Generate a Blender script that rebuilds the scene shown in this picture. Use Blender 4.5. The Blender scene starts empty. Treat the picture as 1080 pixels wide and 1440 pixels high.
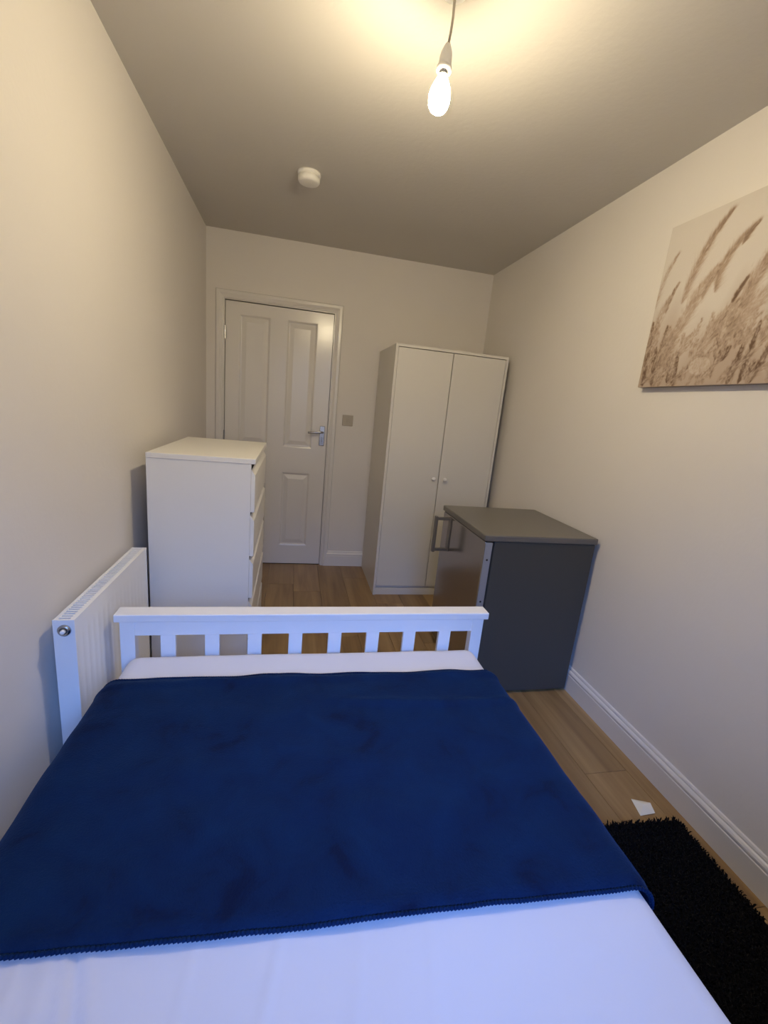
import bpy, bmesh, math, random
from mathutils import Vector, Matrix, noise
random.seed(7)
C = bpy.context.scene.collection
SC = bpy.context.scene
PI = math.pi

# ------------------------------------------------------------------ camera, world, lights, exposure
W, L, H = 2.113, 3.521, 2.427          # room width, far wall, ceiling
YB = -0.68                             # wall behind the camera
cam_d = bpy.data.cameras.new('camera'); cam = bpy.data.objects.new('camera', cam_d); C.objects.link(cam)
SC.camera = cam
cam_d.sensor_fit = 'HORIZONTAL'; cam_d.sensor_width = 36; cam_d.lens = 36*613.87/1080; cam_d.clip_start = .02
def set_cam(pitch, yaw, roll, loc):
    a, b, c = map(math.radians, (pitch, yaw, roll))
    F = Vector((math.sin(b)*math.cos(a), math.cos(b)*math.cos(a), -math.sin(a)))
    R = Vector((math.cos(b), -math.sin(b), 0)); U = R.cross(F)
    R2 = R*math.cos(c)+U*math.sin(c); U2 = -R*math.sin(c)+U*math.cos(c)
    m = Matrix((R2, U2, -F)).transposed().to_4x4(); m.translation = loc
    cam.matrix_world = m
set_cam(13.442, 12.542, 5.558, Vector((.6389, 0, 1.3498)))

world = bpy.data.worlds.new('sky'); SC.world = world; world.use_nodes = True
nt = world.node_tree; bg = nt.nodes['Background']
SKY = (0.13, 0.34, 1.0); SKY_STRENGTH = 42.0
_tc = nt.nodes.new('ShaderNodeTexCoord'); _sp = nt.nodes.new('ShaderNodeSeparateXYZ'); _cr = nt.nodes.new('ShaderNodeValToRGB')
nt.links.new(_tc.outputs['Generated'], _sp.inputs[0]); nt.links.new(_sp.outputs['Z'], _cr.inputs['Fac']); nt.links.new(_cr.outputs['Color'], bg.inputs['Color'])
_e = _cr.color_ramp.elements; _e[0].position = 0.0; _e[0].color = (.030, .028, .024, 1)      # dull ground and houses below, clear sky above
_e[1].position = .66; _e[1].color = (*SKY, 1); _k = _e.new(.02); _k.color = (.035, .045, .07, 1); _k = _e.new(.28); _k.color = (.030, .055, .12, 1)
bg.inputs['Strength'].default_value = SKY_STRENGTH
WX0, WX1, WZ0, WZ1 = .35, 1.55, .98, 2.08     # window behind the camera
pd = bpy.data.lights.new('window_portal', 'AREA'); pd.shape = 'RECTANGLE'; pd.size = WX1-WX0; pd.size_y = WZ1-WZ0
pd.cycles.is_portal = True
po = bpy.data.objects.new('window_portal', pd); C.objects.link(po)
po.location = ((WX0+WX1)/2, YB-.11, (WZ0+WZ1)/2); po.rotation_euler = (PI/2, 0, 0)
BULB_COLOR = (1.0, .84, .55); BULB_STRENGTH = 850
vs = SC.view_settings
vs.view_transform = 'Standard'; vs.look = 'None'; vs.gamma = 1; vs.use_curve_mapping = False; vs.exposure = 0.14
SC.cycles.max_bounces = 10; SC.cycles.diffuse_bounces = 6

# ------------------------------------------------------------------ materials
def mat(name, col, rough=.5, metal=0, bump=0, bscale=40, var=0, vscale=3, spec=.5, sheen=0, coat=0):
    m = bpy.data.materials.new(name); m.use_nodes = True; t = m.node_tree; b = t.nodes['Principled BSDF']
    b.inputs['Base Color'].default_value = (*col, 1); b.inputs['Roughness'].default_value = rough
    b.inputs['Metallic'].default_value = metal; b.inputs['Specular IOR Level'].default_value = spec
    b.inputs['Coat Weight'].default_value = coat
    if sheen: b.inputs['Sheen Weight'].default_value = sheen
    tc = t.nodes.new('ShaderNodeTexCoord')
    if bump:
        n = t.nodes.new('ShaderNodeTexNoise'); n.inputs['Scale'].default_value = bscale; n.inputs['Detail'].default_value = 4
        bp = t.nodes.new('ShaderNodeBump'); bp.inputs['Strength'].default_value = bump; bp.inputs['Distance'].default_value = .004
        t.links.new(tc.outputs['Object'], n.inputs['Vector']); t.links.new(n.outputs['Fac'], bp.inputs['Height'])
        t.links.new(bp.outputs['Normal'], b.inputs['Normal'])
    if var:
        n = t.nodes.new('ShaderNodeTexNoise'); n.inputs['Scale'].default_value = vscale; n.inputs['Detail'].default_value = 5
        r = t.nodes.new('ShaderNodeValToRGB'); r.color_ramp.elements[0].position = .3; r.color_ramp.elements[1].position = .7
        r.color_ramp.elements[0].color = (*[c*(1-var) for c in col], 1); r.color_ramp.elements[1].color = (*[min(1, c*(1+var)) for c in col], 1)
        t.links.new(tc.outputs['Object'], n.inputs['Vector']); t.links.new(n.outputs['Fac'], r.inputs['Fac'])
        t.links.new(r.outputs['Color'], b.inputs['Base Color'])
    return m
M = {}
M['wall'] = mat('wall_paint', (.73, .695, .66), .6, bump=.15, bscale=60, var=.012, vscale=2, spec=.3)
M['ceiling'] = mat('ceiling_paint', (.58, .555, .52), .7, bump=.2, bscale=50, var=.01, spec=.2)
M['gloss'] = mat('white_gloss_paint', (.72, .695, .67), .22, bump=.04, bscale=25, spec=.5)
M['laminate'] = mat('white_laminate', (.80, .785, .755), .38, bump=.03, bscale=80)
M['wardrobe'] = mat('white_foil', (.66, .635, .59), .42, bump=.03, bscale=80)
M['enamel'] = mat('white_radiator_enamel', (.83, .83, .82), .3, bump=.02)
M['bed'] = mat('white_painted_pine', (.84, .84, .85), .4, bump=.06, bscale=30)
M['sheet'] = mat('white_cotton', (.64, .635, .68), .85, bump=.25, bscale=9, sheen=.1, spec=.2)
M['plastic'] = mat('white_plastic', (.82, .80, .76), .35)
M['switch'] = mat('beige_plate', (.42, .375, .31), .5)
M['chrome'] = mat('chrome', (.46, .46, .47), .22, metal=1)
M['dark_gap'] = mat('dark_gap', (.03, .028, .025), .8)
M['fridge_side'] = mat('dark_grey_steel', (.062, .060, .054), .5, bump=.08, bscale=200, spec=.4)
M['fridge_top'] = mat('grey_textured_top', (.13, .12, .105), .34, bump=.15, bscale=160, spec=.6)
M['silver'] = mat('silver_trim', (.42, .44, .48), .35, metal=.6)
M['brushed'] = mat('brushed_handle', (.22, .20, .17), .35, metal=.7)
M['canvas_edge'] = mat('canvas_edge', (.33, .27, .23), .85, bump=.2, bscale=300)
M['paper'] = mat('white_paper', (.78, .76, .68), .7)
M['rug'] = mat('black_rug', (.004, .004, .006), .95, spec=.1, sheen=.05)
M['cable'] = mat('grey_cable', (.45, .40, .33), .5)
M['alu'] = mat('white_window_frame', (.8, .8, .8), .4)

def stainless():
    m = mat('stainless_door', (.42, .385, .35), .17, metal=.9)
    t = m.node_tree; b = t.nodes['Principled BSDF']
    tc = t.nodes.new('ShaderNodeTexCoord'); mp = t.nodes.new('ShaderNodeMapping'); mp.inputs['Scale'].default_value = (4, 4, 400)
    n = t.nodes.new('ShaderNodeTexNoise'); n.inputs['Scale'].default_value = 3; bp = t.nodes.new('ShaderNodeBump'); bp.inputs['Strength'].default_value = .06
    t.links.new(tc.outputs['Object'], mp.inputs['Vector']); t.links.new(mp.outputs['Vector'], n.inputs['Vector'])
    t.links.new(n.outputs['Fac'], bp.inputs['Height']); t.links.new(bp.outputs['Normal'], b.inputs['Normal'])
    return m
M['stainless'] = stainless()

def wood():
    m = bpy.data.materials.new('oak_laminate'); m.use_nodes = True; t = m.node_tree; b = t.nodes['Principled BSDF']
    N = t.nodes.new; K = t.links.new
    tc = N('ShaderNodeTexCoord'); oi = N('ShaderNodeObjectInfo')
    add = N('ShaderNodeVectorMath'); add.operation = 'ADD'
    sc = N('ShaderNodeVectorMath'); sc.operation = 'SCALE'; sc.inputs[0].default_value = (13, 29, 7)
    K(oi.outputs['Random'], sc.inputs['Scale']); K(tc.outputs['Object'], add.inputs[0]); K(sc.outputs[0], add.inputs[1])
    mp = N('ShaderNodeMapping'); mp.inputs['Scale'].default_value = (22, 1.3, 1); K(add.outputs[0], mp.inputs['Vector'])
    n1 = N('ShaderNodeTexNoise'); n1.inputs['Scale'].default_value = 1.0; n1.inputs['Detail'].default_value = 6; n1.inputs['Distortion'].default_value = .6
    K(mp.outputs[0], n1.inputs['Vector'])
    mp2 = N('ShaderNodeMapping'); mp2.inputs['Scale'].default_value = (3.5, .9, 1); K(add.outputs[0], mp2.inputs['Vector'])
    n2 = N('ShaderNodeTexNoise'); n2.inputs['Scale'].default_value = 1.6; n2.inputs['Detail'].default_value = 3; K(mp2.outputs[0], n2.inputs['Vector'])
    mx = N('ShaderNodeMath'); mx.operation = 'MULTIPLY_ADD'; mx.inputs[1].default_value = .55
    h = N('ShaderNodeMath'); h.operation = 'MULTIPLY'; h.inputs[1].default_value = .45
    K(n2.outputs['Fac'], h.inputs[0]); K(n1.outputs['Fac'], mx.inputs[0]); K(h.outputs[0], mx.inputs[2])
    r = N('ShaderNodeValToRGB'); e = r.color_ramp.elements
    e[0].position = .32; e[0].color = (.165, .092, .036, 1); e[1].position = .66; e[1].color = (.37, .240, .105, 1)
    k = e.new(.5); k.color = (.275, .168, .070, 1)
    K(mx.outputs[0], r.inputs['Fac'])
    hs = N('ShaderNodeHueSaturation'); mr = N('ShaderNodeMapRange'); mr.inputs['To Min'].default_value = .90; mr.inputs['To Max'].default_value = 1.10
    K(oi.outputs['Random'], mr.inputs['Value']); K(mr.outputs[0], hs.inputs['Value']); K(r.outputs[0], hs.inputs['Color'])
    K(hs.outputs[0], b.inputs['Base Color']); b.inputs['Roughness'].default_value = .38
    bp = N('ShaderNodeBump'); bp.inputs['Strength'].default_value = .08; K(n1.outputs['Fac'], bp.inputs['Height']); K(bp.outputs[0], b.inputs['Normal'])
    return m
M['wood'] = wood()

def velvet():
    m = bpy.data.materials.new('navy_fleece'); m.use_nodes = True; t = m.node_tree; b = t.nodes['Principled BSDF']
    N = t.nodes.new; K = t.links.new
    tc = N('ShaderNodeTexCoord')
    n1 = N('ShaderNodeTexNoise'); n1.inputs['Scale'].default_value = 9; n1.inputs['Detail'].default_value = 6; n1.inputs['Roughness'].default_value = .62; n1.inputs['Distortion'].default_value = .5
    K(tc.outputs['Object'], n1.inputs['Vector'])
    r = N('ShaderNodeValToRGB'); e = r.color_ramp.elements
    e[0].position = .33; e[0].color = (.0004, .0058, .030, 1); e[1].position = .66; e[1].color = (.0009, .0155, .062, 1)
    k = e.new(.42); k.color = (.0006, .0110, .048, 1)
    K(n1.outputs['Fac'], r.inputs['Fac']); K(r.outputs[0], b.inputs['Base Color'])
    b.inputs['Roughness'].default_value = .8; b.inputs['Specular IOR Level'].default_value = .12
    b.inputs['Sheen Weight'].default_value = .10; b.inputs['Sheen Roughness'].default_value = .45; b.inputs['Sheen Tint'].default_value = (.15, .35, .8, 1)
    n2 = N('ShaderNodeTexNoise'); n2.inputs['Scale'].default_value = 260; n2.inputs['Detail'].default_value = 3; K(tc.outputs['Object'], n2.inputs['Vector'])
    ma = N('ShaderNodeMath'); ma.operation = 'MULTIPLY_ADD'; ma.inputs[1].default_value = 1.5; K(n1.outputs['Fac'], ma.inputs[0]); K(n2.outputs['Fac'], ma.inputs[2])
    bp = N('ShaderNodeBump'); bp.inputs['Strength'].default_value = .35; bp.inputs['Distance'].default_value = .006; K(ma.outputs[0], bp.inputs['Height']); K(bp.outputs[0], b.inputs['Normal'])
    return m
M['velvet'] = velvet()

def emit(name, col, s):
    m = bpy.data.materials.new(name); m.use_nodes = True; t = m.node_tree
    t.nodes.remove(t.nodes['Principled BSDF']); e = t.nodes.new('ShaderNodeEmission')
    e.inputs['Color'].default_value = (*col, 1); e.inputs['Strength'].default_value = s
    t.links.new(e.outputs[0], t.nodes['Material Output'].inputs['Surface']); return m
M['bulb'] = emit('lit_bulb_glass', BULB_COLOR, BULB_STRENGTH)
def led_diffuser():      # an LED bulb's board faces away from the cap: the neck glows less than the globe
    t = M['bulb'].node_tree; N = t.nodes.new; g = N('ShaderNodeTexCoord'); sx = N('ShaderNodeSeparateXYZ'); mr = N('ShaderNodeMapRange')
    mr.interpolation_type = 'SMOOTHSTEP'; mr.inputs['From Min'].default_value = .225; mr.inputs['From Max'].default_value = .80
    mr.inputs['To Min'].default_value = BULB_STRENGTH; mr.inputs['To Max'].default_value = BULB_STRENGTH*.05
    t.links.new(g.outputs['Generated'], sx.inputs[0]); t.links.new(sx.outputs['Z'], mr.inputs['Value'])
    t.links.new(mr.outputs[0], [n for n in t.nodes if n.type == 'EMISSION'][0].inputs['Strength'])
led_diffuser()

def pane_mat():
    m = bpy.data.materials.new('window_glass'); m.use_nodes = True; t = m.node_tree
    t.nodes.remove(t.nodes['Principled BSDF']); N = t.nodes.new
    a = N('ShaderNodeBsdfTransparent'); g = N('ShaderNodeBsdfGlossy'); g.inputs['Roughness'].default_value = .02
    f = N('ShaderNodeFresnel'); f.inputs['IOR'].default_value = 1.45; x = N('ShaderNodeMixShader')
    t.links.new(f.outputs[0], x.inputs[0]); t.links.new(a.outputs[0], x.inputs[1]); t.links.new(g.outputs[0], x.inputs[2])
    t.links.new(x.outputs[0], t.nodes['Material Output'].inputs['Surface']); return m
M['glass'] = pane_mat()

# ------------------------------------------------------------------ helpers
def bx(bm, x0, x1, y0, y1, z0, z1):
    vs_ = [bm.verts.new((x, y, z)) for x in (x0, x1) for y in (y0, y1) for z in (z0, z1)]
    for f in ((0, 1, 3, 2), (4, 6, 7, 5), (0, 4, 5, 1), (2, 3, 7, 6), (0, 2, 6, 4), (1, 5, 7, 3)):
        bm.faces.new([vs_[i] for i in f])
    return bm
def box_bm(x0, x1, y0, y1, z0, z1, bev=0, seg=2):
    bm = bx(bmesh.new(), x0, x1, y0, y1, z0, z1)
    if bev: bmesh.ops.bevel(bm, geom=list(bm.edges), offset=bev, segments=seg, profile=.5, affect='EDGES')
    return bm
def obj(name, bm, m, parent=None, smooth=False, kind=None):
    """links bm as one mesh; coordinates are world; parents (Empties) keep world placement"""
    bmesh.ops.recalc_face_normals(bm, faces=bm.faces)
    me = bpy.data.meshes.new(name); bm.to_mesh(me); bm.free()
    o = bpy.data.objects.new(name, me); C.objects.link(o)
    if isinstance(m, (list, tuple)):
        for k in m: me.materials.append(M[k])
    else: me.materials.append(M[m])
    if smooth:
        for p in me.polygons: p.use_smooth = True
    if parent:
        o.parent = parent; o.matrix_parent_inverse = Matrix.Translation(-world_loc(parent))
    if kind: o['kind'] = kind
    return o
def world_loc(o):
    v = Vector(o.location)
    if o.parent: v = v   # mesh parents sit at the origin with an inverse
    return v if o.type == 'EMPTY' else Vector((0, 0, 0))
def tag(o, label, cat, group=None):
    o['label'] = label; o['category'] = cat
    if group: o['group'] = group
    return o
def thing(name, label, cat, loc):
    o = bpy.data.objects.new(name, None); C.objects.link(o); o.location = loc; o.empty_display_size = .1
    return tag(o, label, cat)
def struct(name, bm, m, parent=None):
    return obj(name, bm, m, parent, kind=None if parent else 'structure')
def lathe(prof, cx, cy, seg=32, bm=None, mtx=None):
    """prof: (r, z) list, revolve about z"""
    bm = bm or bmesh.new(); rings = []
    for r, z in prof:
        if r < 1e-5:
            rings.append([bm.verts.new((cx, cy, z))])
        else:
            rings.append([bm.verts.new((cx+r*math.cos(2*PI*i/seg), cy+r*math.sin(2*PI*i/seg), z)) for i in range(seg)])
    for a, b in zip(rings, rings[1:]):
        for i in range(seg):
            j = (i+1) % seg
            q = [a[i % len(a)], a[j % len(a)], b[j % len(b)], b[i % len(b)]]
            u = []
            for v in q:
                if v not in u: u.append(v)
            if len(u) > 2: bm.faces.new(u)
    if mtx: bmesh.ops.transform(bm, matrix=mtx, verts=bm.verts)
    return bm
def tube(bm, pts, r, seg=10):
    pts = [Vector(p) for p in pts]; rings = []
    for i, p in enumerate(pts):
        d = (pts[min(i+1, len(pts)-1)]-pts[max(i-1, 0)]).normalized()
        u = d.cross(Vector((0, 0, 1)) if abs(d.z) < .9 else Vector((1, 0, 0))).normalized(); v = d.cross(u)
        rings.append([bm.verts.new(p+u*r*math.cos(2*PI*k/seg)+v*r*math.sin(2*PI*k/seg)) for k in range(seg)])
    for a, b in zip(rings, rings[1:]):
        for k in range(seg): bm.faces.new([a[k], a[(k+1) % seg], b[(k+1) % seg], b[k]])
    bm.faces.new(rings[0]); bm.faces.new(list(reversed(rings[-1])))
    return bm
def extrude_profile(prof, axis, a, b, place):
    """prof: closed list of (depth, height); runs along axis from a to b; place(depth, along, height)->xyz"""
    bm = bmesh.new()
    A = [bm.verts.new(place(d, a, h)) for d, h in prof]; B = [bm.verts.new(place(d, b, h)) for d, h in prof]
    n = len(prof)
    for i in range(n): bm.faces.new([A[i], A[(i+1) % n], B[(i+1) % n], B[i]])
    bm.faces.new(A); bm.faces.new(list(reversed(B)))
    return bm

# ------------------------------------------------------------------ the room
T = .12
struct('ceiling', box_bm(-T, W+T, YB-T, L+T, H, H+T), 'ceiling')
struct('wall_left', box_bm(-T, 0, YB-T, L+T, -.1, H), 'wall')
struct('wall_right', box_bm(W, W+T, YB-T, L+T, -.1, H), 'wall')
# far wall with a shallow door recess
DX0, DX1, DZ = .130, .900, 1.985
bm = bmesh.new()
bx(bm, 0, DX0-.028, L, L+.06, -.1, H); bx(bm, DX1+.028, W, L, L+.06, -.1, H); bx(bm, DX0-.028, DX1+.028, L, L+.06, DZ+.028, H)
bx(bm, 0, W, L+.06, L+T, -.1, H)
struct('wall_far', bm, 'wall')
bm = bmesh.new()
bx(bm, 0, WX0, YB-T, YB, -.1, H); bx(bm, WX1, W, YB-T, YB, -.1, H); bx(bm, WX0, WX1, YB-T, YB, -.1, WZ0); bx(bm, WX0, WX1, YB-T, YB, WZ1, H)
struct('wall_back', bm, 'wall')
# window behind the camera
bm = bmesh.new(); f = .05
for a in ((WX0, WX1, WZ0, WZ0+f), (WX0, WX1, WZ1-f, WZ1), (WX0, WX0+f, WZ0+f, WZ1-f), (WX1-f, WX1, WZ0+f, WZ1-f), ((WX0+WX1)/2-.03, (WX0+WX1)/2+.03, WZ0+f, WZ1-f)):
    bx(bm, a[0], a[1], YB-.09, YB-.04, a[2], a[3])
win = struct('window_1', bm, 'alu')
xm = (WX0+WX1)/2
for a, b in ((WX0+f, xm-.03), (xm+.03, WX1-f)):
    obj('pane', box_bm(a, b, YB-.068, YB-.062, WZ0+f, WZ1-f), 'glass', win)
struct('window_sill', box_bm(WX0-.04, WX1+.04, YB-.04, YB+.05, WZ0-.03, WZ0, .004), 'gloss', win)

# floor: subfloor with individual planks
floor = struct('floor', box_bm(-T, W+T, YB-T, L+.06, -.1, -.010), 'dark_gap')
PW = .192; row = 0; x = .0135
pm = {}
random.seed(11)
xs = [0.0]
x = .116
while x < W: xs.append(x); x += PW
xs.append(W)
offs = [.0, .8, .35, 1.05, .15, .65, .95, .3, .72, .1, .5, .9]
for i, (a, b) in enumerate(zip(xs, xs[1:])):
    y = YB - offs[i % 12]*1.285
    while y < L:
        y0, y1 = max(y, YB), min(y+1.285, L+.012)
        if y1-y0 > .02:
            g = .0006
            bm_ = bmesh.new(); bx(bm_, a+g, b-g, y0+g, y1-g, -.010, 0)
            top = [e for e in bm_.edges if all(v.co.z > -.001 for v in e.verts)]
            bmesh.ops.bevel(bm_, geom=top, offset=.0012, segments=1, affect='EDGES')
            cx_, cy_ = (a+b)/2, (y0+y1)/2
            bmesh.ops.translate(bm_, verts=bm_.verts, vec=(-cx_, -cy_, 0))
            o = obj('plank', bm_, 'wood', floor); o.matrix_parent_inverse = Matrix(); o.location = (cx_, cy_, 0)
        y += 1.285

# skirting boards (ogee top)
SK = [(0, 0), (.018, 0), (.018, .088), (.0155, .0905), (.0155, .094), (.018, .097), (.018, .104), (.014, .111), (.009, .115), (.009, .121), (.006, .127), (0, .129)]
struct('baseboard_right', extrude_profile(SK, 'y', YB, L, lambda d, a, h: (W-d, a, h)), 'gloss')
struct('baseboard_left', extrude_profile(SK, 'y', YB, L, lambda d, a, h: (d, a, h)), 'gloss')
struct('baseboard_far', extrude_profile(SK, 'x', DX1+.058, W-.018, lambda d, a, h: (a, L-d, h)), 'gloss')
struct('baseboard_back', extrude_profile(SK, 'x', .018, W-.018, lambda d, a, h: (a, YB+d, h)), 'gloss')

# door lining + architrave
bm = bmesh.new()
AR = [(0, 0), (.010, 0), (.012, .006), (.010, .012), (.013, .020), (.018, .030), (.018, .046), (.014, .052), (0, .056)]  # depth, width from opening outwards
o0x, o1x, oz = DX0-.010, DX1+.010, DZ+.010
def arch_ring():
    b = bmesh.new(); rings = []
    for (px, pz, sx, sz) in ((o0x, 0, -1, 0), (o0x, oz, -1, 1), (o1x, oz, 1, 1), (o1x, 0, 1, 0)):
        rings.append([b.verts.new((px+sx*w_, L-d, pz+sz*w_)) for d, w_ in AR])
    n = len(AR)
    for A_, B_ in zip(rings, rings[1:]):
        for i in range(n): b.faces.new([A_[i], A_[(i+1) % n], B_[(i+1) % n], B_[i]])
    b.faces.new(rings[0]); b.faces.new(rings[-1]); return b
arch = struct('trim_1', arch_ring(), 'gloss')
bm = bmesh.new()
bx(bm, DX0-.026, DX0-.004, L+.0005, L+.059, 0, DZ+.004); bx(bm, DX1+.004, DX1+.026, L+.0005, L+.059, 0, DZ+.004); bx(bm, DX0-.026, DX1+.026, L+.0005, L+.059, DZ+.004, DZ+.026)
obj('door_lining', bm, 'gloss', arch)
# four panel door
door = struct('door_1', bmesh.new(), 'gloss')
me = door.data; bm = bmesh.new()
cols = [(DX0+.092, DX0+.320), (DX1-.343+.003, DX1-.118)]
cols = [(.222, .445), (.562, .785)]; rows = [(.165, .775), (.975, 1.905)]
YF = L+.010
xsd = [DX0, cols[0][0], cols[0][1], cols[1][0], cols[1][1], DX1]; zsd = [.006, rows[0][0], rows[0][1], rows[1][0], rows[1][1], DZ-.003]
for i in range(5):
    for j in range(5):
        if i in (1, 3) and j in (1, 3): continue
        bx(bm, xsd[i], xsd[i+1], YF, YF+.038, zsd[j], zsd[j+1])
bmesh.ops.remove_doubles(bm, verts=bm.verts, dist=1e-5)
# drop inner double faces
seen = {}
for f_ in list(bm.faces):
    k = tuple(round(v, 4) for v in f_.calc_center_median())
    seen.setdefault(k, []).append(f_)
bmesh.ops.delete(bm, geom=[f_ for fs in seen.values() if len(fs) > 1 for f_ in fs], context='FACES_ONLY')
bmesh.ops.recalc_face_normals(bm, faces=bm.faces); bm.to_mesh(me); bm.free()
def raised(x0, x1, z0, z1):
    b = bmesh.new(); rings = []
    for ins, dep in ((0, .001), (.006, .003), (.014, .013), (.020, .014), (.052, .004), (.056, .004)):
        rings.append([b.verts.new((xx, YF+dep, zz)) for xx, zz in ((x0+ins, z0+ins), (x1-ins, z0+ins), (x1-ins, z1-ins), (x0+ins, z1-ins))])
    for A_, B_ in zip(rings, rings[1:]):
        for i in range(4): b.faces.new([A_[i], A_[(i+1) % 4], B_[(i+1) % 4], B_[i]])
    b.faces.new(rings[-1])
    back = [b.verts.new((v.co.x, YF+.03, v.co.z)) for v in rings[0]]
    for i in range(4): b.faces.new([rings[0][i], rings[0][(i+1) % 4], back[(i+1) % 4], back[i]])
    b.faces.new(back); return b
for c_ in cols:
    for r_ in rows: obj('panel', raised(c_[0], c_[1], r_[0], r_[1]), 'gloss', door)
# handle: chrome lever on a backplate
bm = box_bm(.842, .882, YF-.008, YF, 1.005, 1.160, .004)
hd = obj('door_handle', bm, 'chrome', door); hd['label'] = 'chrome lever handle on an oblong backplate'
bm = tube(bmesh.new(), [(.862, YF-.006, 1.112), (.862, YF-.045, 1.112)], .009, 14)
tube(bm, [(.866, YF-.045, 1.112), (.845, YF-.047, 1.112), (.80, YF-.048, 1.108), (.765, YF-.046, 1.104), (.752, YF-.042, 1.103)], .0085, 12)
obj('lever', bm, 'chrome', hd, smooth=True)
bm = box_bm(.857, .867, YF-.011, YF-.007, 1.035, 1.075, .003)
obj('keyhole_cover', bm, 'silver', hd)
for z in (1.72, .25, .98):
    obj('hinge', tube(bmesh.new(), [(DX0-.002, L-.002, z), (DX0-.002, L-.002, z+.09)], .005, 10), 'chrome', door)

# light switch
sw = thing('light_switch', 'small square beige switch plate on the far wall between door and wardrobe', 'switch', (1.055, L, 1.18))
obj('plate', box_bm(1.014, 1.098, L-.008, L, 1.178, 1.262, .003), 'switch', sw)
obj('rocker', box_bm(1.048, 1.064, L-.013, L-.007, 1.206, 1.234, .002), 'switch', sw)

# ------------------------------------------------------------------ pendant bulb
BX, BY = .992, 1.375
pend = thing('pendant_light', 'bare lit bulb hanging from the ceiling on a white cable', 'lamp', (BX, BY, H))
obj('ceiling_rose', lathe([(0, H-.024), (.012, H-.024), (.020, H-.022), (.033, H-.018), (.036, H-.012), (.037, H), (0, H)], BX+.008, BY), 'plastic', pend, True)
cab = [(BX+.008, BY, H-.022), (BX+.009, BY, 2.36), (BX+.007, BY, 2.325), (BX+.003, BY, 2.291)]
obj('cable', tube(bmesh.new(), cab, .0034), 'cable', pend, True)
tilt = Matrix.Translation((BX+.003, BY, 2.297)) @ Matrix.Rotation(math.radians(4), 4, 'Y') @ Matrix.Translation((-BX, -BY, -2.316))
holder = [(0, 2.318), (.007, 2.318), (.010, 2.312), (.0150, 2.300), (.0165, 2.290), (.0168, 2.279), (.0175, 2.278), (.0178, 2.262), (.0158, 2.262), (.0150, 2.285), (0, 2.285)]
obj('lampholder', lathe(holder, BX, BY, mtx=tilt), 'plastic', pend, True)
obj('retaining_ring', lathe([(.0175, 2.268), (.0200, 2.267), (.0205, 2.262), (.0200, 2.256), (.0172, 2.256), (.0170, 2.262), (.0175, 2.268)], BX, BY, mtx=tilt), 'plastic', pend, True)
obj('bulb_cap', lathe([(0, 2.284), (.0110, 2.284), (.0118, 2.270), (.0118, 2.248), (0, 2.248)], BX, BY, mtx=tilt), 'chrome', pend, True)
gl = [(.0115, 2.2485), (.0132, 2.244), (.0170, 2.236), (.0228, 2.224), (.0272, 2.211), (.0290, 2.199), (.0286, 2.188), (.0258, 2.176), (.0200, 2.167), (.0110, 2.161), (0, 2.159)]
bo = obj('bulb', lathe(gl, BX, BY, 40, mtx=tilt), 'bulb', pend, True); bo['label'] = 'glowing warm white bulb'

# smoke detector
sd = thing('smoke_detector', 'round white smoke detector on the ceiling between bulb and door', 'smoke detector', (.66, 2.515, H))
obj('base_ring', lathe([(0, H-.014), (.052, H-.014), (.056, H-.011), (.057, H), (0, H)], .66, 2.515, 40), 'plastic', sd, True)
obj('cover', lathe([(.049, H-.014), (.049, H-.0165), (.054, H-.018), (.053, H-.036), (.048, H-.043), (.040, H-.045), (0, H-.046)], .66, 2.515, 40), 'plastic', sd, True)

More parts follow.
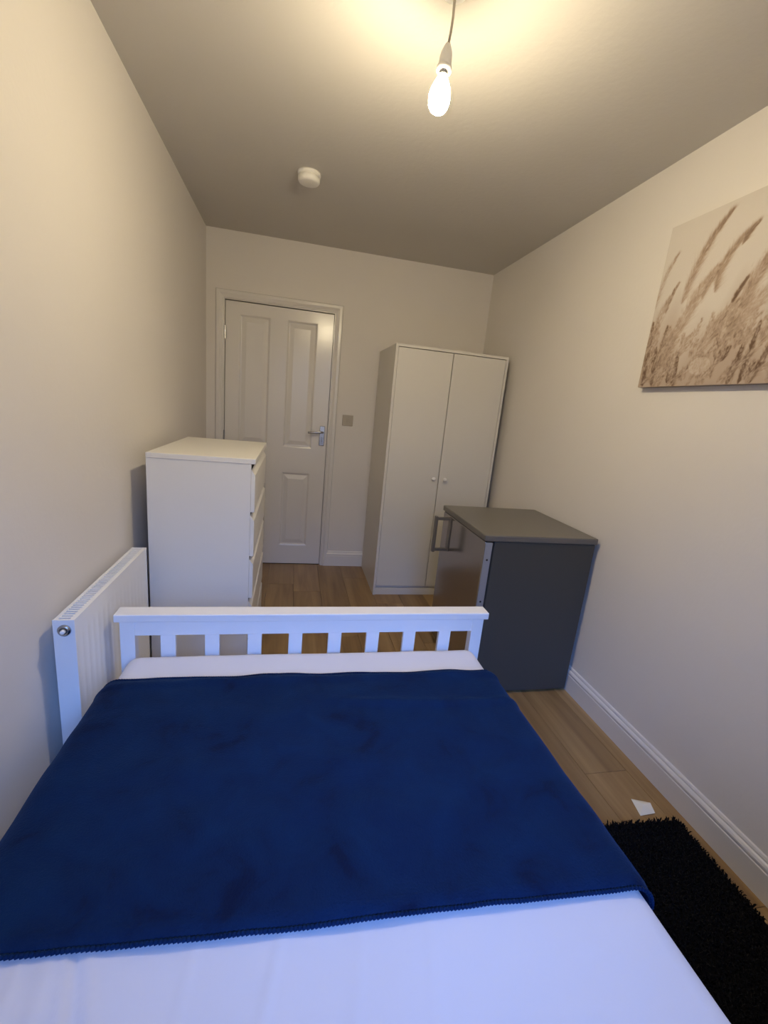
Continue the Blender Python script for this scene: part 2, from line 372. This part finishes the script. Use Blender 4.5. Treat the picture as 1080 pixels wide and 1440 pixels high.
# ------------------------------------------------------------------ canvas picture on the right wall
PY0, PY1, PZ0, PZ1 = .90, 1.708, 1.535, 2.150
pic = thing('canvas_picture', 'unframed canvas print of beige pampas grass on the right wall', 'picture', (W, (PY0+PY1)/2, PZ0))
obj('stretcher_canvas', box_bm(W-.032, W-.001, PY0, PY1, PZ0, PZ1, .002, 1), 'canvas_edge', pic)
def canvas_print():
    # flat print: strokes rasterised onto a fine vertex grid as vertex colours (u from the door side, v up)
    import numpy as np
    rng = np.random.default_rng(4); nu, nv = 460, 350
    wd, hg = PY1-PY0, PZ1-PZ0
    D = np.zeros((nv+1, nu+1)); Lt = np.zeros_like(D)
    def splat(A, u, v, w, a):
        iu = u*nu; iv = v*nv; r = 2
        for du in range(-r, r+1):
            for dv in range(-r, r+1):
                x = np.floor(iu).astype(int)+du; y = np.floor(iv).astype(int)+dv
                k = np.exp(-((x-iu)**2+(y-iv)**2)/(2*w*w))*a
                ok = (x >= 0) & (x <= nu) & (y >= 0) & (y <= nv)
                np.add.at(A, (y[ok], x[ok]), k[ok])
    def plume(pts, wid, tone, n, hair=.05, light=.25):
        P = np.array(pts, float); t = rng.random(n)**.9
        p0, p1, p2 = P[0], P[1], P[2]
        c = ((1-t)**2)[:, None]*p0+(2*t*(1-t))[:, None]*(2*p1-.5*p0-.5*p2)+(t**2)[:, None]*p2
        d = p2-p0; d = d/np.hypot(*d); nrm = np.array([-d[1], d[0]])
        env = np.sin(np.pi*np.clip(t*.93+.07, 0, 1))**.6
        off = rng.normal(0, .45, n)*wid*env
        st = c+off[:, None]*nrm
        ang = rng.normal(0, .22, n)+np.sign(off)*.22
        dirx = d[0]*np.cos(ang)-d[1]*np.sin(ang); diry = d[1]*np.cos(ang)+d[0]*np.sin(ang)
        ln = hair*rng.uniform(.4, 1.2, n)*(1-.5*t); isl = rng.random(n) < light
        for q in np.linspace(0, 1, 12):
            u = st[:, 0]+dirx*ln*q; v = st[:, 1]+diry*ln*q
            a = tone*(1-q*.8)*rng.uniform(.5, 1.2, n)
            splat(D, u[~isl], v[~isl], .9, a[~isl]*.07); splat(Lt, u[isl], v[isl], .8, a[isl]*.07)
    plume([(.165, .50), (.222, .76), (.325, .95)], .022, 1.0, 1500, .07, .05)
    plume([(.335, .52), (.352, .69), (.460, .83)], .020, .9, 1200, .06, .1)
    plume([(.410, .74), (.430, .79), (.462, .83)], .010, 1.3, 250, .03, .0)
    plume([(.000, .50), (.022, .68), (.078, .82)], .014, .55, 500, .05, .0)
    plume([(.075, .46), (.092, .56), (.120, .635)], .007, 1.5, 260, .03, .1)
    plume([(.030, .30), (.050, .45), (.085, .56)], .022, .8, 700, .05, .3)
    plume([(.190, .33), (.235, .50), (.318, .66)], .038, 1.0, 2200, .06, .3)
    plume([(.100, .10), (.150, .28), (.235, .45)], .040, .7, 1600, .06, .4)
    plume([(.270, .50), (.300, .60), (.335, .66)], .012, 1.3, 400, .04, .1)
    plume([(.430, .44), (.450, .50), (.476, .56)], .008, 1.6, 300, .03, .0)
    plume([(.480, .40), (.525, .58), (.620, .76)], .034, 1.1, 2200, .06, .2)
    plume([(.330, .20), (.390, .33), (.465, .44)], .040, 1.1, 2200, .06, .3)
    plume([(.440, .25), (.520, .40), (.640, .50)], .045, .9, 2200, .06, .4)
    plume([(.600, .20), (.680, .50), (.800, .72)], .045, 1.0, 2400, .06, .3)
    plume([(.700, .40), (.760, .66), (.880, .90)], .032, .9, 1600, .06, .2)
    plume([(.800, .20), (.860, .45), (.960, .66)], .045, .9, 2000, .06, .3)
    for u0, v0, u1, v1, w, tn, n in ((.03, .0, .012, .42, .016, 1.1, 900), (.225, .0, .214, .20, .008, 1.9, 350), (.185, .02, .19, .18, .010, 1.2, 350), (.505, .0, .535, .21, .010, 2.0, 450),
                                     (.555, .0, .580, .31, .009, 1.7, 520), (.60, .0, .66, .25, .010, 1.6, 500), (.45, .13, .475, .20, .010, 1.6, 200), (.09, .0, .07, .25, .012, 1.0, 500), (.10, .12, .11, .38, .012, .9, 400)):
        plume([(u0, v0), ((u0+u1)/2, (v0+v1)/2), (u1, v1)], w, tn, n, .03, .05)
    for _ in range(130):                                   # tangled undergrowth
        u0 = rng.uniform(-.02, 1); v0 = rng.uniform(-.03, .26); l = rng.uniform(.06, .2); k = rng.uniform(-.02, .11)
        plume([(u0, v0), (u0+k*.4, v0+l*.5), (u0+k, v0+l)], rng.uniform(.006, .02), rng.uniform(.5, 1.4), 190, .035, .4)
    rr = rng.random(2500)**.5; th = rng.random(2500)*2*np.pi; splat(Lt, .348+.055*rr*np.cos(th), .112+.05*rr*np.sin(th), 1.0, np.full(2500, .07))
    U, V = np.meshgrid(np.linspace(0, 1, nu+1), np.linspace(0, 1, nv+1))
    base = np.clip((.50-V+.10*np.sin(U*17)+.05*np.sin(U*41+2))/.36, 0, 1)*.42
    dk = 1-np.exp(-1.15*D); lt = 1-np.exp(-1.0*Lt)
    m_ = np.clip(base+dk*.86*(1-.3*base), 0, 1)*(1-.70*lt)
    bgc = np.array((.60, .555, .51)); dkc = np.array((.13, .075, .045)); mid = np.array((.40, .30, .23))
    m3 = m_[..., None]
    col = np.where(m3 < .5, bgc*(1-m3*2)+mid*m3*2, mid*(2-m3*2)+dkc*(m3*2-1))
    col = col*(1-.25*lt[..., None])+np.array((.60, .52, .45))*.25*lt[..., None]
    col = np.concatenate([col, np.ones_like(col[..., :1])], -1).astype('f4')
    co = np.stack([np.full_like(U, W-.0328), PY1-.001-U*(wd-.002), PZ0+.001+V*(hg-.002)], -1).reshape(-1, 3)
    a = (np.arange(nv)[:, None]*(nu+1)+np.arange(nu)[None]).ravel()
    F = np.stack([a, a+nu+1, a+nu+2, a+1], 1)
    me = bpy.data.meshes.new('printed_face'); me.from_pydata(co.tolist(), [], F.tolist())
    at = me.color_attributes.new('print', 'FLOAT_COLOR', 'POINT'); at.data.foreach_set('color', col.ravel())
    m = mat('pampas_print', (.6, .5, .4), .8, bump=.2, bscale=300)
    t = m.node_tree; an = t.nodes.new('ShaderNodeAttribute'); an.attribute_name = 'print'
    t.links.new(an.outputs['Color'], t.nodes['Principled BSDF'].inputs['Base Color'])
    me.materials.append(m)
    o = bpy.data.objects.new('printed_face', me); C.objects.link(o); o.parent = pic; o.matrix_parent_inverse = Matrix.Translation(-Vector(pic.location))
canvas_print()

# ------------------------------------------------------------------ wardrobe
X0, X1, Y0, Y1, Z1 = 1.265, 2.060, 2.930, 3.495, 1.760
wr = thing('wardrobe', 'tall white two-door wardrobe in the far right corner', 'wardrobe', ((X0+X1)/2, Y0, 0))
t_ = .017
bm = bmesh.new()
bx(bm, X0, X0+t_, Y0, Y1, 0, Z1-t_); bx(bm, X1-t_, X1, Y0, Y1, 0, Z1-t_); bx(bm, X0, X1, Y0, Y1, Z1-t_, Z1)
bx(bm, X0+t_, X1-t_, Y1-.006, Y1, .06, Z1-t_); bx(bm, X0+t_, X1-t_, Y0+.02, Y1-.006, .05, .066); bx(bm, (X0+X1)/2-.006, (X0+X1)/2+.006, Y0+.03, Y1-.006, .066, Z1-t_)
obj('carcass', bm, 'wardrobe', wr)
obj('plinth', box_bm(X0+t_, X1-t_, Y0+.004, Y0+.019, .0, .05, .001, 1), 'wardrobe', wr)
xm = 1.6625
for a, b, kx in ((X0+t_+.002, xm-.0025, xm-.042), (xm+.0025, X1-t_-.002, xm+.042)):
    d = obj('door', box_bm(a, b, Y0+.001, Y0+.017, .070, Z1-t_-.004, .0012, 1), 'wardrobe', wr)
    kb = lathe([(0, 0), (.006, 0), (.006, .012), (.0125, .016), (.014, .021), (.012, .026), (0, .028)], 0, 0, 20, mtx=Matrix.Translation((kx, Y0+.001, .892)) @ Matrix.Rotation(PI/2, 4, 'X'))
    obj('knob', kb, 'plastic', d, True)

# ------------------------------------------------------------------ chest of drawers (fronts face the right)
X0, X1, Y0, Y1, Z1 = .070, .492, 1.884, 2.612, 1.089
ch = thing('chest_of_drawers', 'tall white chest of drawers against the left wall behind the bed', 'chest of drawers', ((X0+X1)/2, (Y0+Y1)/2, 0))
XF = X1-.018
bm = bmesh.new(); s = .018
bx(bm, X0, XF, Y0+.002, Y0+s, 0, Z1-.022); bx(bm, X0, XF, Y1-s, Y1-.002, 0, Z1-.022); bx(bm, X0, X0+.006, Y0+s, Y1-s, .02, Z1-.022)
bx(bm, X0+.006, XF-.01, Y0+s, Y1-s, .05, .068)
obj('carcass', bm, 'laminate', ch)
obj('top', box_bm(X0, X1, Y0, Y1, Z1-.022, Z1, .0015, 1), 'laminate', ch)
obj('plinth', box_bm(XF-.03, XF-.012, Y0+s, Y1-s, 0, .05), 'laminate', ch)
ND = 5; zb = .060; zt = Z1-.034; step = (zt-zb)/ND
tops = [1.055, .845, .655, .430, .235]; tops = [zb+step*(k+1) for k in range(ND)][::-1]
for k in range(ND):
    z1 = tops[k]; z0 = z1-step
    bm = bmesh.new()
    bx(bm, XF+.001, X1-.001, Y0+.003, Y1-.003, z0+.004, z1-.036)          # front board, lower part
    # sloping finger grip along the upper edge
    v = [bm.verts.new(c) for c in ((XF+.001, Y0+.003, z1-.036), (X1-.001, Y0+.003, z1-.036), (XF+.001, Y0+.003, z1-.012), (XF+.001, Y1-.003, z1-.036), (X1-.001, Y1-.003, z1-.036), (XF+.001, Y1-.003, z1-.012))]
    for q in ((0, 1, 2), (3, 5, 4), (1, 4, 5, 2), (0, 2, 5, 3)): bm.faces.new([v[i] for i in q])
    d = obj('drawer', bm, 'laminate', ch)
    obj('drawer_box', box_bm(X0+.03, XF-.001, Y0+.030, Y1-.030, z0+.015, z1-.045), 'laminate', d)
obj('grip_shadow_gap', box_bm(XF-.008, XF-.004, Y0+s, Y1-s, .07, Z1-.024), 'dark_gap', ch)

# ------------------------------------------------------------------ fridge (door faces left)
X0, X1, Y0, Y1, Z1 = 1.512, 2.092, 1.755, 2.341, .834
fr = thing('fridge', 'dark grey under-counter fridge with steel door beside the right wall', 'fridge', ((X0+X1)/2, (Y0+Y1)/2, 0))
obj('body', box_bm(X0+.047, X1-.005, Y0+.004, Y1-.004, .012, Z1-.031, .006), 'fridge_side', fr)
obj('worktop', box_bm(X0-.004, X1, Y0-.002, Y1+.002, Z1-.030, Z1, .005), 'fridge_top', fr)
dr = obj('door', box_bm(X0+.002, X0+.036, Y0+.004, Y1-.004, .05, Z1-.034, .006), 'stainless', fr)
obj('side_trim', box_bm(X0+.004, X0+.038, Y0+.0015, Y0+.0045, .055, Z1-.036, .001, 1), 'silver', dr)['label'] = 'pale silver edge strip with screws'
obj('door_seal', box_bm(X0+.0365, X0+.0465, Y0+.010, Y1-.010, .055, Z1-.040), 'dark_gap', dr)
for z in (.135, .30, .507, .715):
    obj('screw', lathe([(0, 0), (.0052, 0), (.0045, .002), (0, .002)], 0, 0, 12, mtx=Matrix.Translation((X0+.021, Y0+.002, z)) @ Matrix.Rotation(PI/2, 4, 'X')), 'dark_gap', dr)
HY = 2.215
bm = bx(bmesh.new(), X0-.004, X0+.002, HY-.017, HY+.017, .600, .792)
bmesh.ops.bevel(bm, geom=list(bm.edges), offset=.0015, segments=1, affect='EDGES')
for z in (.785, .607):
    bx(bm, X0-.075, X0-.003, HY-.010, HY+.010, z-.007, z+.007)
hb = obj('handle', bm, 'brushed', dr); hb['label'] = 'square U-shaped metal handle'
obj('grip_bar', box_bm(X0-.090, X0-.074, HY-.014, HY+.014, .594, .798, .003), 'brushed', hb)
for xx in (X0+.08, X1-.04):
    for yy in (Y0+.04, Y1-.04): obj('foot', lathe([(0, 0), (.016, 0), (.016, .012), (0, .012)], xx, yy, 14), 'dark_gap', fr)

# ------------------------------------------------------------------ radiator on the left wall
X0, X1, Y0, Y1, Z0, Z1 = .031, .083, 1.212, 1.812, .150, .713
ra = thing('radiator', 'white convector radiator on the left wall beside the bed', 'radiator', (X0, Y0, Z0))
def rad_front():
    b = bmesh.new(); prev = None; n = 17; y = Y0+.004; pts = []
    w_ = (Y1-Y0-.008)/n
    for k in range(n):
        a = y+k*w_
        pts += [(a+w_*.10, 0), (a+w_*.35, -.0008), (a+w_*.65, -.0008), (a+w_*.90, 0)]
    pts = [(Y0+.001, 0)]+pts+[(Y1-.001, 0)]
    for yy, d in pts:
        c = [b.verts.new((X1-.0005+(d if 1 < i < 4 else 0), yy, z)) for i, z in enumerate((Z0, Z0+.03, Z0+.05, Z1-.06, Z1-.04, Z1-.010))]
        c.append(b.verts.new((X1-.010, yy, Z1-.010))); c.append(b.verts.new((X1-.010, yy, Z0)))
        if prev:
            for i in range(8): b.faces.new([prev[i], prev[(i+1) % 8], c[(i+1) % 8], c[i]])
        else: b.faces.new(c)
        prev = c
    b.faces.new(prev); return b
obj('front_panel', rad_front(), 'enamel', ra)
obj('back_panel', box_bm(X0, X0+.008, Y0+.003, Y1-.003, Z0, Z1-.012), 'enamel', ra)
for a, b in ((Y0-.002, Y0+.0), (Y1, Y1+.002)):
    obj('end_panel', box_bm(X0-.001, X1+.001, a, b, Z0-.002, Z1+.001, .0008, 1), 'enamel', ra)
bm = bmesh.new()                                   # convector fins seen through the grille
for k in range(40):
    y = Y0+.01+k*(Y1-Y0-.02)/39; bx(bm, X0+.010, X1-.011, y-.0008, y+.0008, Z0+.02, Z1-.04)
obj('fins', bm, 'enamel', ra, kind='stuff')
gr = obj('top_grille', (lambda b: [bx(b, X0, X0+.009, Y0, Y1, Z1-.010, Z1), bx(b, X1-.013, X1, Y0, Y1, Z1-.010, Z1)][0])(bmesh.new()), 'enamel', ra)
bm = bmesh.new()
n = 44
for k in range(n+1):
    y = Y0+.006+k*(Y1-Y0-.012)/n; bx(bm, X0+.009, X1-.013, y-.0034, y+.0034, Z1-.008, Z1-.001)
obj('grille_bars', bm, 'enamel', gr, kind='stuff')
vm = Matrix.Translation((.0585, Y0-.002, .684)) @ Matrix.Rotation(PI/2, 4, 'X')
vp = obj('end_plug', lathe([(0, 0), (.0165, 0), (.0165, .004), (.012, .007), (.010, .007), (.010, .004), (0, .004)], 0, 0, 24, mtx=vm), 'chrome', ra, True)
obj('bleed_valve', lathe([(0, .004), (.006, .004), (.006, .014), (.004, .016), (0, .016)], 0, 0, 16, mtx=vm), 'plastic', vp, True)
for yy in (Y0+.1, Y1-.1): obj('wall_bracket', box_bm(0, X0, yy-.015, yy+.015, Z0+.08, Z1-.08), 'enamel', ra)
obj('pipe', tube(bmesh.new(), [(.055, Y0+.02, 0), (.055, Y0+.02, Z0+.01)], .0075), 'chrome', ra, True)
obj('pipe', tube(bmesh.new(), [(.055, Y1-.02, 0), (.055, Y1-.02, Z0+.01)], .0075), 'chrome', ra, True)

# ------------------------------------------------------------------ bed
B0, B1, BF, BH = .112, 1.388, 1.400, -.560
bed = thing('bed', 'white slatted wooden bed frame with low footboard', 'bed', ((B0+B1)/2, .42, 0))
fb = obj('footboard', box_bm(B0+.012, B1-.012, BF, BF+.026, .557, .612, .001, 1), 'bed', bed)
obj('cap_rail', box_bm(B0, B1, BF-.016, BF+.044, .612, .638, .003), 'bed', fb)
for k in range(8):
    x = .242+k*.1378; obj('slat', box_bm(x, x+.0465, BF+.004, BF+.020, .33, .5575, .001, 1), 'bed', fb)
obj('lower_rail', box_bm(B0+.056, B1-.056, BF, BF+.026, .18, .33, .001, 1), 'bed', fb)
for a in (B0+.012, B1-.012-.044):
    obj('post', box_bm(a, a+.044, BF-.004, BF+.030, 0, .612, .002), 'bed', bed)
hbd = obj('headboard', box_bm(B0+.012, B1-.012, BH-.026, BH, .85, .93, .002), 'bed', bed)
obj('cap_rail', box_bm(B0, B1, BH-.044, BH+.016, .93, .956, .003), 'bed', hbd)
obj('lower_rail', box_bm(B0+.056, B1-.056, BH-.026, BH, .18, .33, .001, 1), 'bed', hbd)
for k in range(8):
    x = .242+k*.1378; obj('slat', box_bm(x, x+.0465, BH-.022, BH-.006, .33, .85, .001, 1), 'bed', hbd)
for a in (B0+.012, B1-.012-.044):
    obj('post', box_bm(a, a+.044, BH-.030, BH+.004, 0, .93, .002), 'bed', bed)
for a in (B0+.012, B1-.012-.020):
    obj('side_rail', box_bm(a, a+.020, BH+.004, BF-.004, .20, .31, .002), 'bed', bed)
for k in range(13):
    y = BH+.08+k*.142; obj('base_slat', box_bm(B0+.041, B1-.041, y, y+.07, .262, .278, .001, 1), 'bed', bed)

# mattress with fitted sheet
MX0, MX1, MY0, MY1, MZ0, MZ1 = .150, 1.345, BH+.010, 1.392, .279, .502
mt = thing('mattress', 'white sheeted mattress lying in the bed under the navy blanket', 'mattress', ((MX0+MX1)/2, .42, MZ0))
def soft_box(x0, x1, y0, y1, z0, z1, r, nx, ny, disp):
    """rounded slab top + sides as a displaced grid"""
    b = bmesh.new(); sec = []
    h = z1-z0; nr = 6; prof = []
    def path(a0, a1, n, zside):
        # cross positions: up the side, round the corner, across, down
        out = [(a0, z0), (a0, z0+(h-r)*.5)]
        for k in range(nr+1):
            t = k/nr*PI/2; out.append((a0+r-r*math.cos(t), z1-r+r*math.sin(t)))
        for k in range(1, n): out.append((a0+r+(a1-a0-2*r)*k/n, z1))
        for k in range(nr+1):
            t = k/nr*PI/2; out.append((a1-r+r*math.sin(t), z1-r+r*math.cos(t)))
        out += [(a1, z0+(h-r)*.5), (a1, z0)]
        return out
    px = path(x0, x1, nx, z0); py = path(y0, y1, ny, z0)
    grid = []
    for yy, zy in py:
        rw = []
        for xx, zx in px:
            z = min(zx, zy) if True else 0
            if zy < z1-1e-6 and zx < z1-1e-6: z = z0+(zx-z0)*(zy-z0)/h
            v = Vector((xx, yy, z)); rw.append(b.verts.new(v+disp(v)))
        grid.append(rw)
    for A_, B_ in zip(grid, grid[1:]):
        for i in range(len(A_)-1): b.faces.new([A_[i], A_[i+1], B_[i+1], B_[i]])
    return b
def sheet_disp(v):
    k = min(1, max(0, (v.z-.40)/.08))
    z = .0035*noise.noise((v.x*5, v.y*4, 0))
    # pulled creases running to the head end near the left side
    for cx_, w_, a_, k_ in ((.372, .005, -.006, -.33), (.355, .007, .005, -.30), (.391, .007, .004, -.33), (.325, .012, .004, -.15), (.285, .009, .003, -.1),
                            (.52, .010, .0016, .1), (.648, .009, .0022, .24), (.78, .010, .0014, .2), (.90, .011, .0012, .2)):
        xx = v.x - cx_ - k_*(v.y-.50)
        z += a_*math.exp(-(xx/w_)**2)*max(0, min(1, (.66-v.y)/.2))
    edge = .004*noise.noise((v.x*3, v.y*6, 5))
    return Vector((edge*(1-k), 0, z*k))
ss = obj('fitted_sheet', soft_box(MX0, MX1, MY0, MY1, MZ0, MZ1, .045, 300, 120, sheet_disp), 'sheet', mt, True)
obj('mattress_core', box_bm(MX0+.012, MX1-.012, MY0+.012, MY1-.012, MZ0, MZ1-.03, .03, 3), 'sheet', mt, True)

# navy blanket draped across the bed
def blanket():
    b = bmesh.new(); NS, NT = 230, 130; TH = .011
    xl, xr, zt_, R_ = MX0-.016, MX1+.008, MZ1+.002, .050
    def sect(s):   # s: 0..1 across, returns x, z, outward normal
        dl, dr_ = .125, .125
        arc = R_*PI/2; flat = (xr-xl)-2*R_; tot = dl+arc+flat+arc+dr_; d = s*tot
        if d < dl: return xl, zt_-R_-(dl-d), (-1, 0)
        d -= dl
        if d < arc: t = d/R_; return xl+R_-R_*math.cos(t), zt_-R_+R_*math.sin(t), (-math.cos(t), math.sin(t))
        d -= arc
        if d < flat: return xl+R_+d, zt_, (0, 1)
        d -= flat
        if d < arc: t = d/R_; return xr-R_+R_*math.sin(t), zt_-R_+R_*math.cos(t), (math.sin(t), math.cos(t))
        d -= arc
        return xr, zt_-R_-d, (1, 0)
    def yr(x):
        near = .556-.040*(x-.25)/1.07 + .002*math.sin(x*7)
        far = 1.232-.018*(x-.15)/1.2 + .006*math.sin(x*9+1)+.004*math.sin(x*23)
        return near, far
    def surf(s, t, lift):
        x, z, n_ = sect(s)
        near, far = yr(x)
        y = near+(far-near)*t
        drop = max(0, zt_-R_-z)
        w_ = .006*noise.noise((x*4+2, y*5, 3))+.004*noise.noise((x*11, y*12, 7)) + .004*max(0, noise.noise((x*3.2-y*5, y*3+x*4, 11)))
        # long soft fold across the far right part
        fy = 1.10-.05*max(0, x-.85)-.03*math.sin((x-.7)*4); w_ += .007*math.exp(-((y-fy)/.018)**2)*max(0, min(1, (x-.72)/.15))
        fy2 = 1.195; w_ += .006*math.exp(-((y-fy2)/.016)**2)
        side = drop*(.04*math.sin(y*21+x)+.03)*min(1, max(.0, (y-.5)/.3)) if x > .7 else drop*.02*math.sin(y*18)
        w_ = max(w_, -.0015)
        return Vector((x+n_[0]*(lift+w_*.5+max(side, -.005)), y, z+n_[1]*(lift+w_+.002)))
    top = []; bot = []
    for j in range(NT+1):
        t = j/NT; e = min(1, min(t, 1-t)*NT/4)
        lt = TH*(.30+.70*math.sqrt(e))
        top.append([b.verts.new(surf(i/NS, t, lt+.001)) for i in range(NS+1)])
        bot.append([b.verts.new(surf(i/NS, t, .001)) for i in range(NS+1)])
    for G in (top, bot):
        for A_, B_ in zip(G, G[1:]):
            for i in range(NS): b.faces.new([A_[i], A_[i+1], B_[i+1], B_[i]])
    for j in (0, NT):
        for i in range(NS): b.faces.new([top[j][i], top[j][i+1], bot[j][i+1], bot[j][i]])
    for i in (0, NS):
        for j in range(NT): b.faces.new([top[j][i], top[j+1][i], bot[j+1][i], bot[j][i]])
    # knobbly overlocked edging as small beads
    e = bmesh.new(); nb = 210
    for t in (0, 1):
        for k in range(nb):
            s = .03+.94*k/(nb-1); c = surf(s, t, .006)
            bmesh.ops.create_icosphere(e, subdivisions=1, radius=.0046, matrix=Matrix.Translation(c))
    return b, e
bb, be = blanket()
bl = tag(obj('blanket', bb, 'velvet', None, True), 'navy blue fleece blanket spread across the bed', 'blanket')
ed = obj('knobbly_edging', be, 'velvet', bl, True, kind='stuff')

# ------------------------------------------------------------------ black shaggy rug and paper scrap
random.seed(3)
rc = Vector((1.700, .28, 0)); ra_ = math.radians(-2.5)
RW, RL = .64, 1.50
def rp(u, v): # local to world
    return rc+Vector((u*math.cos(ra_)-v*math.sin(ra_), u*math.sin(ra_)+v*math.cos(ra_), 0))
rug = thing('rug', 'black shaggy rug on the floor between bed and right wall', 'rug', rc)
bm = box_bm(-RW/2, RW/2, -RL/2, RL/2, 0.0005, .010, .004)
bmesh.ops.transform(bm, matrix=Matrix.Translation(rc) @ Matrix.Rotation(ra_, 4, 'Z'), verts=bm.verts)
obj('backing', bm, 'rug', rug)
vv = []; ff = []
for _ in range(42000):
    u = random.uniform(-RW/2, RW/2); v = random.uniform(-RL/2, RL/2); p = rp(u, v)
    a = random.uniform(0, 2*PI); ln = random.uniform(.007, .017); lean = random.uniform(.003, .013); w_ = .0022
    tip = p+Vector((lean*math.cos(a), lean*math.sin(a), .008+ln)); d = Vector((-math.sin(a), math.cos(a), 0))*w_
    p.z = .009; mid = (p+tip)/2+Vector((0, 0, .004)); n0 = len(vv)
    vv += [p-d, p+d, mid-d, mid+d, tip]; ff += [(n0, n0+1, n0+3, n0+2), (n0+2, n0+3, n0+4)]
me = bpy.data.meshes.new('shaggy_pile'); me.from_pydata([tuple(q) for q in vv], [], ff); me.materials.append(M['rug'])
o = bpy.data.objects.new('shaggy_pile', me); C.objects.link(o); o.parent = rug; o.matrix_parent_inverse = Matrix.Translation(-rc); o['kind'] = 'stuff'

bm = bmesh.new()
q = [(1.948, 1.118, .004), (2.004, 1.088, .012), (1.994, 1.052, .006), (1.932, 1.052, .001), (1.972, 1.085, .014)]
top = [bm.verts.new(c) for c in q[:4]]; mid = bm.verts.new(q[4])
lo = [bm.verts.new((c[0], c[1], max(.0005, c[2]-.0012))) for c in q[:4]]; mlo = bm.verts.new((q[4][0], q[4][1], q[4][2]-.0012))
for i in range(4):
    bm.faces.new([top[i], top[(i+1) % 4], mid]); bm.faces.new([lo[(i+1) % 4], lo[i], mlo]); bm.faces.new([top[i], lo[i], lo[(i+1) % 4], top[(i+1) % 4]])
tag(obj('paper_scrap', bm, 'paper'), 'small crumpled white paper scrap on the floor at the rug corner', 'paper')
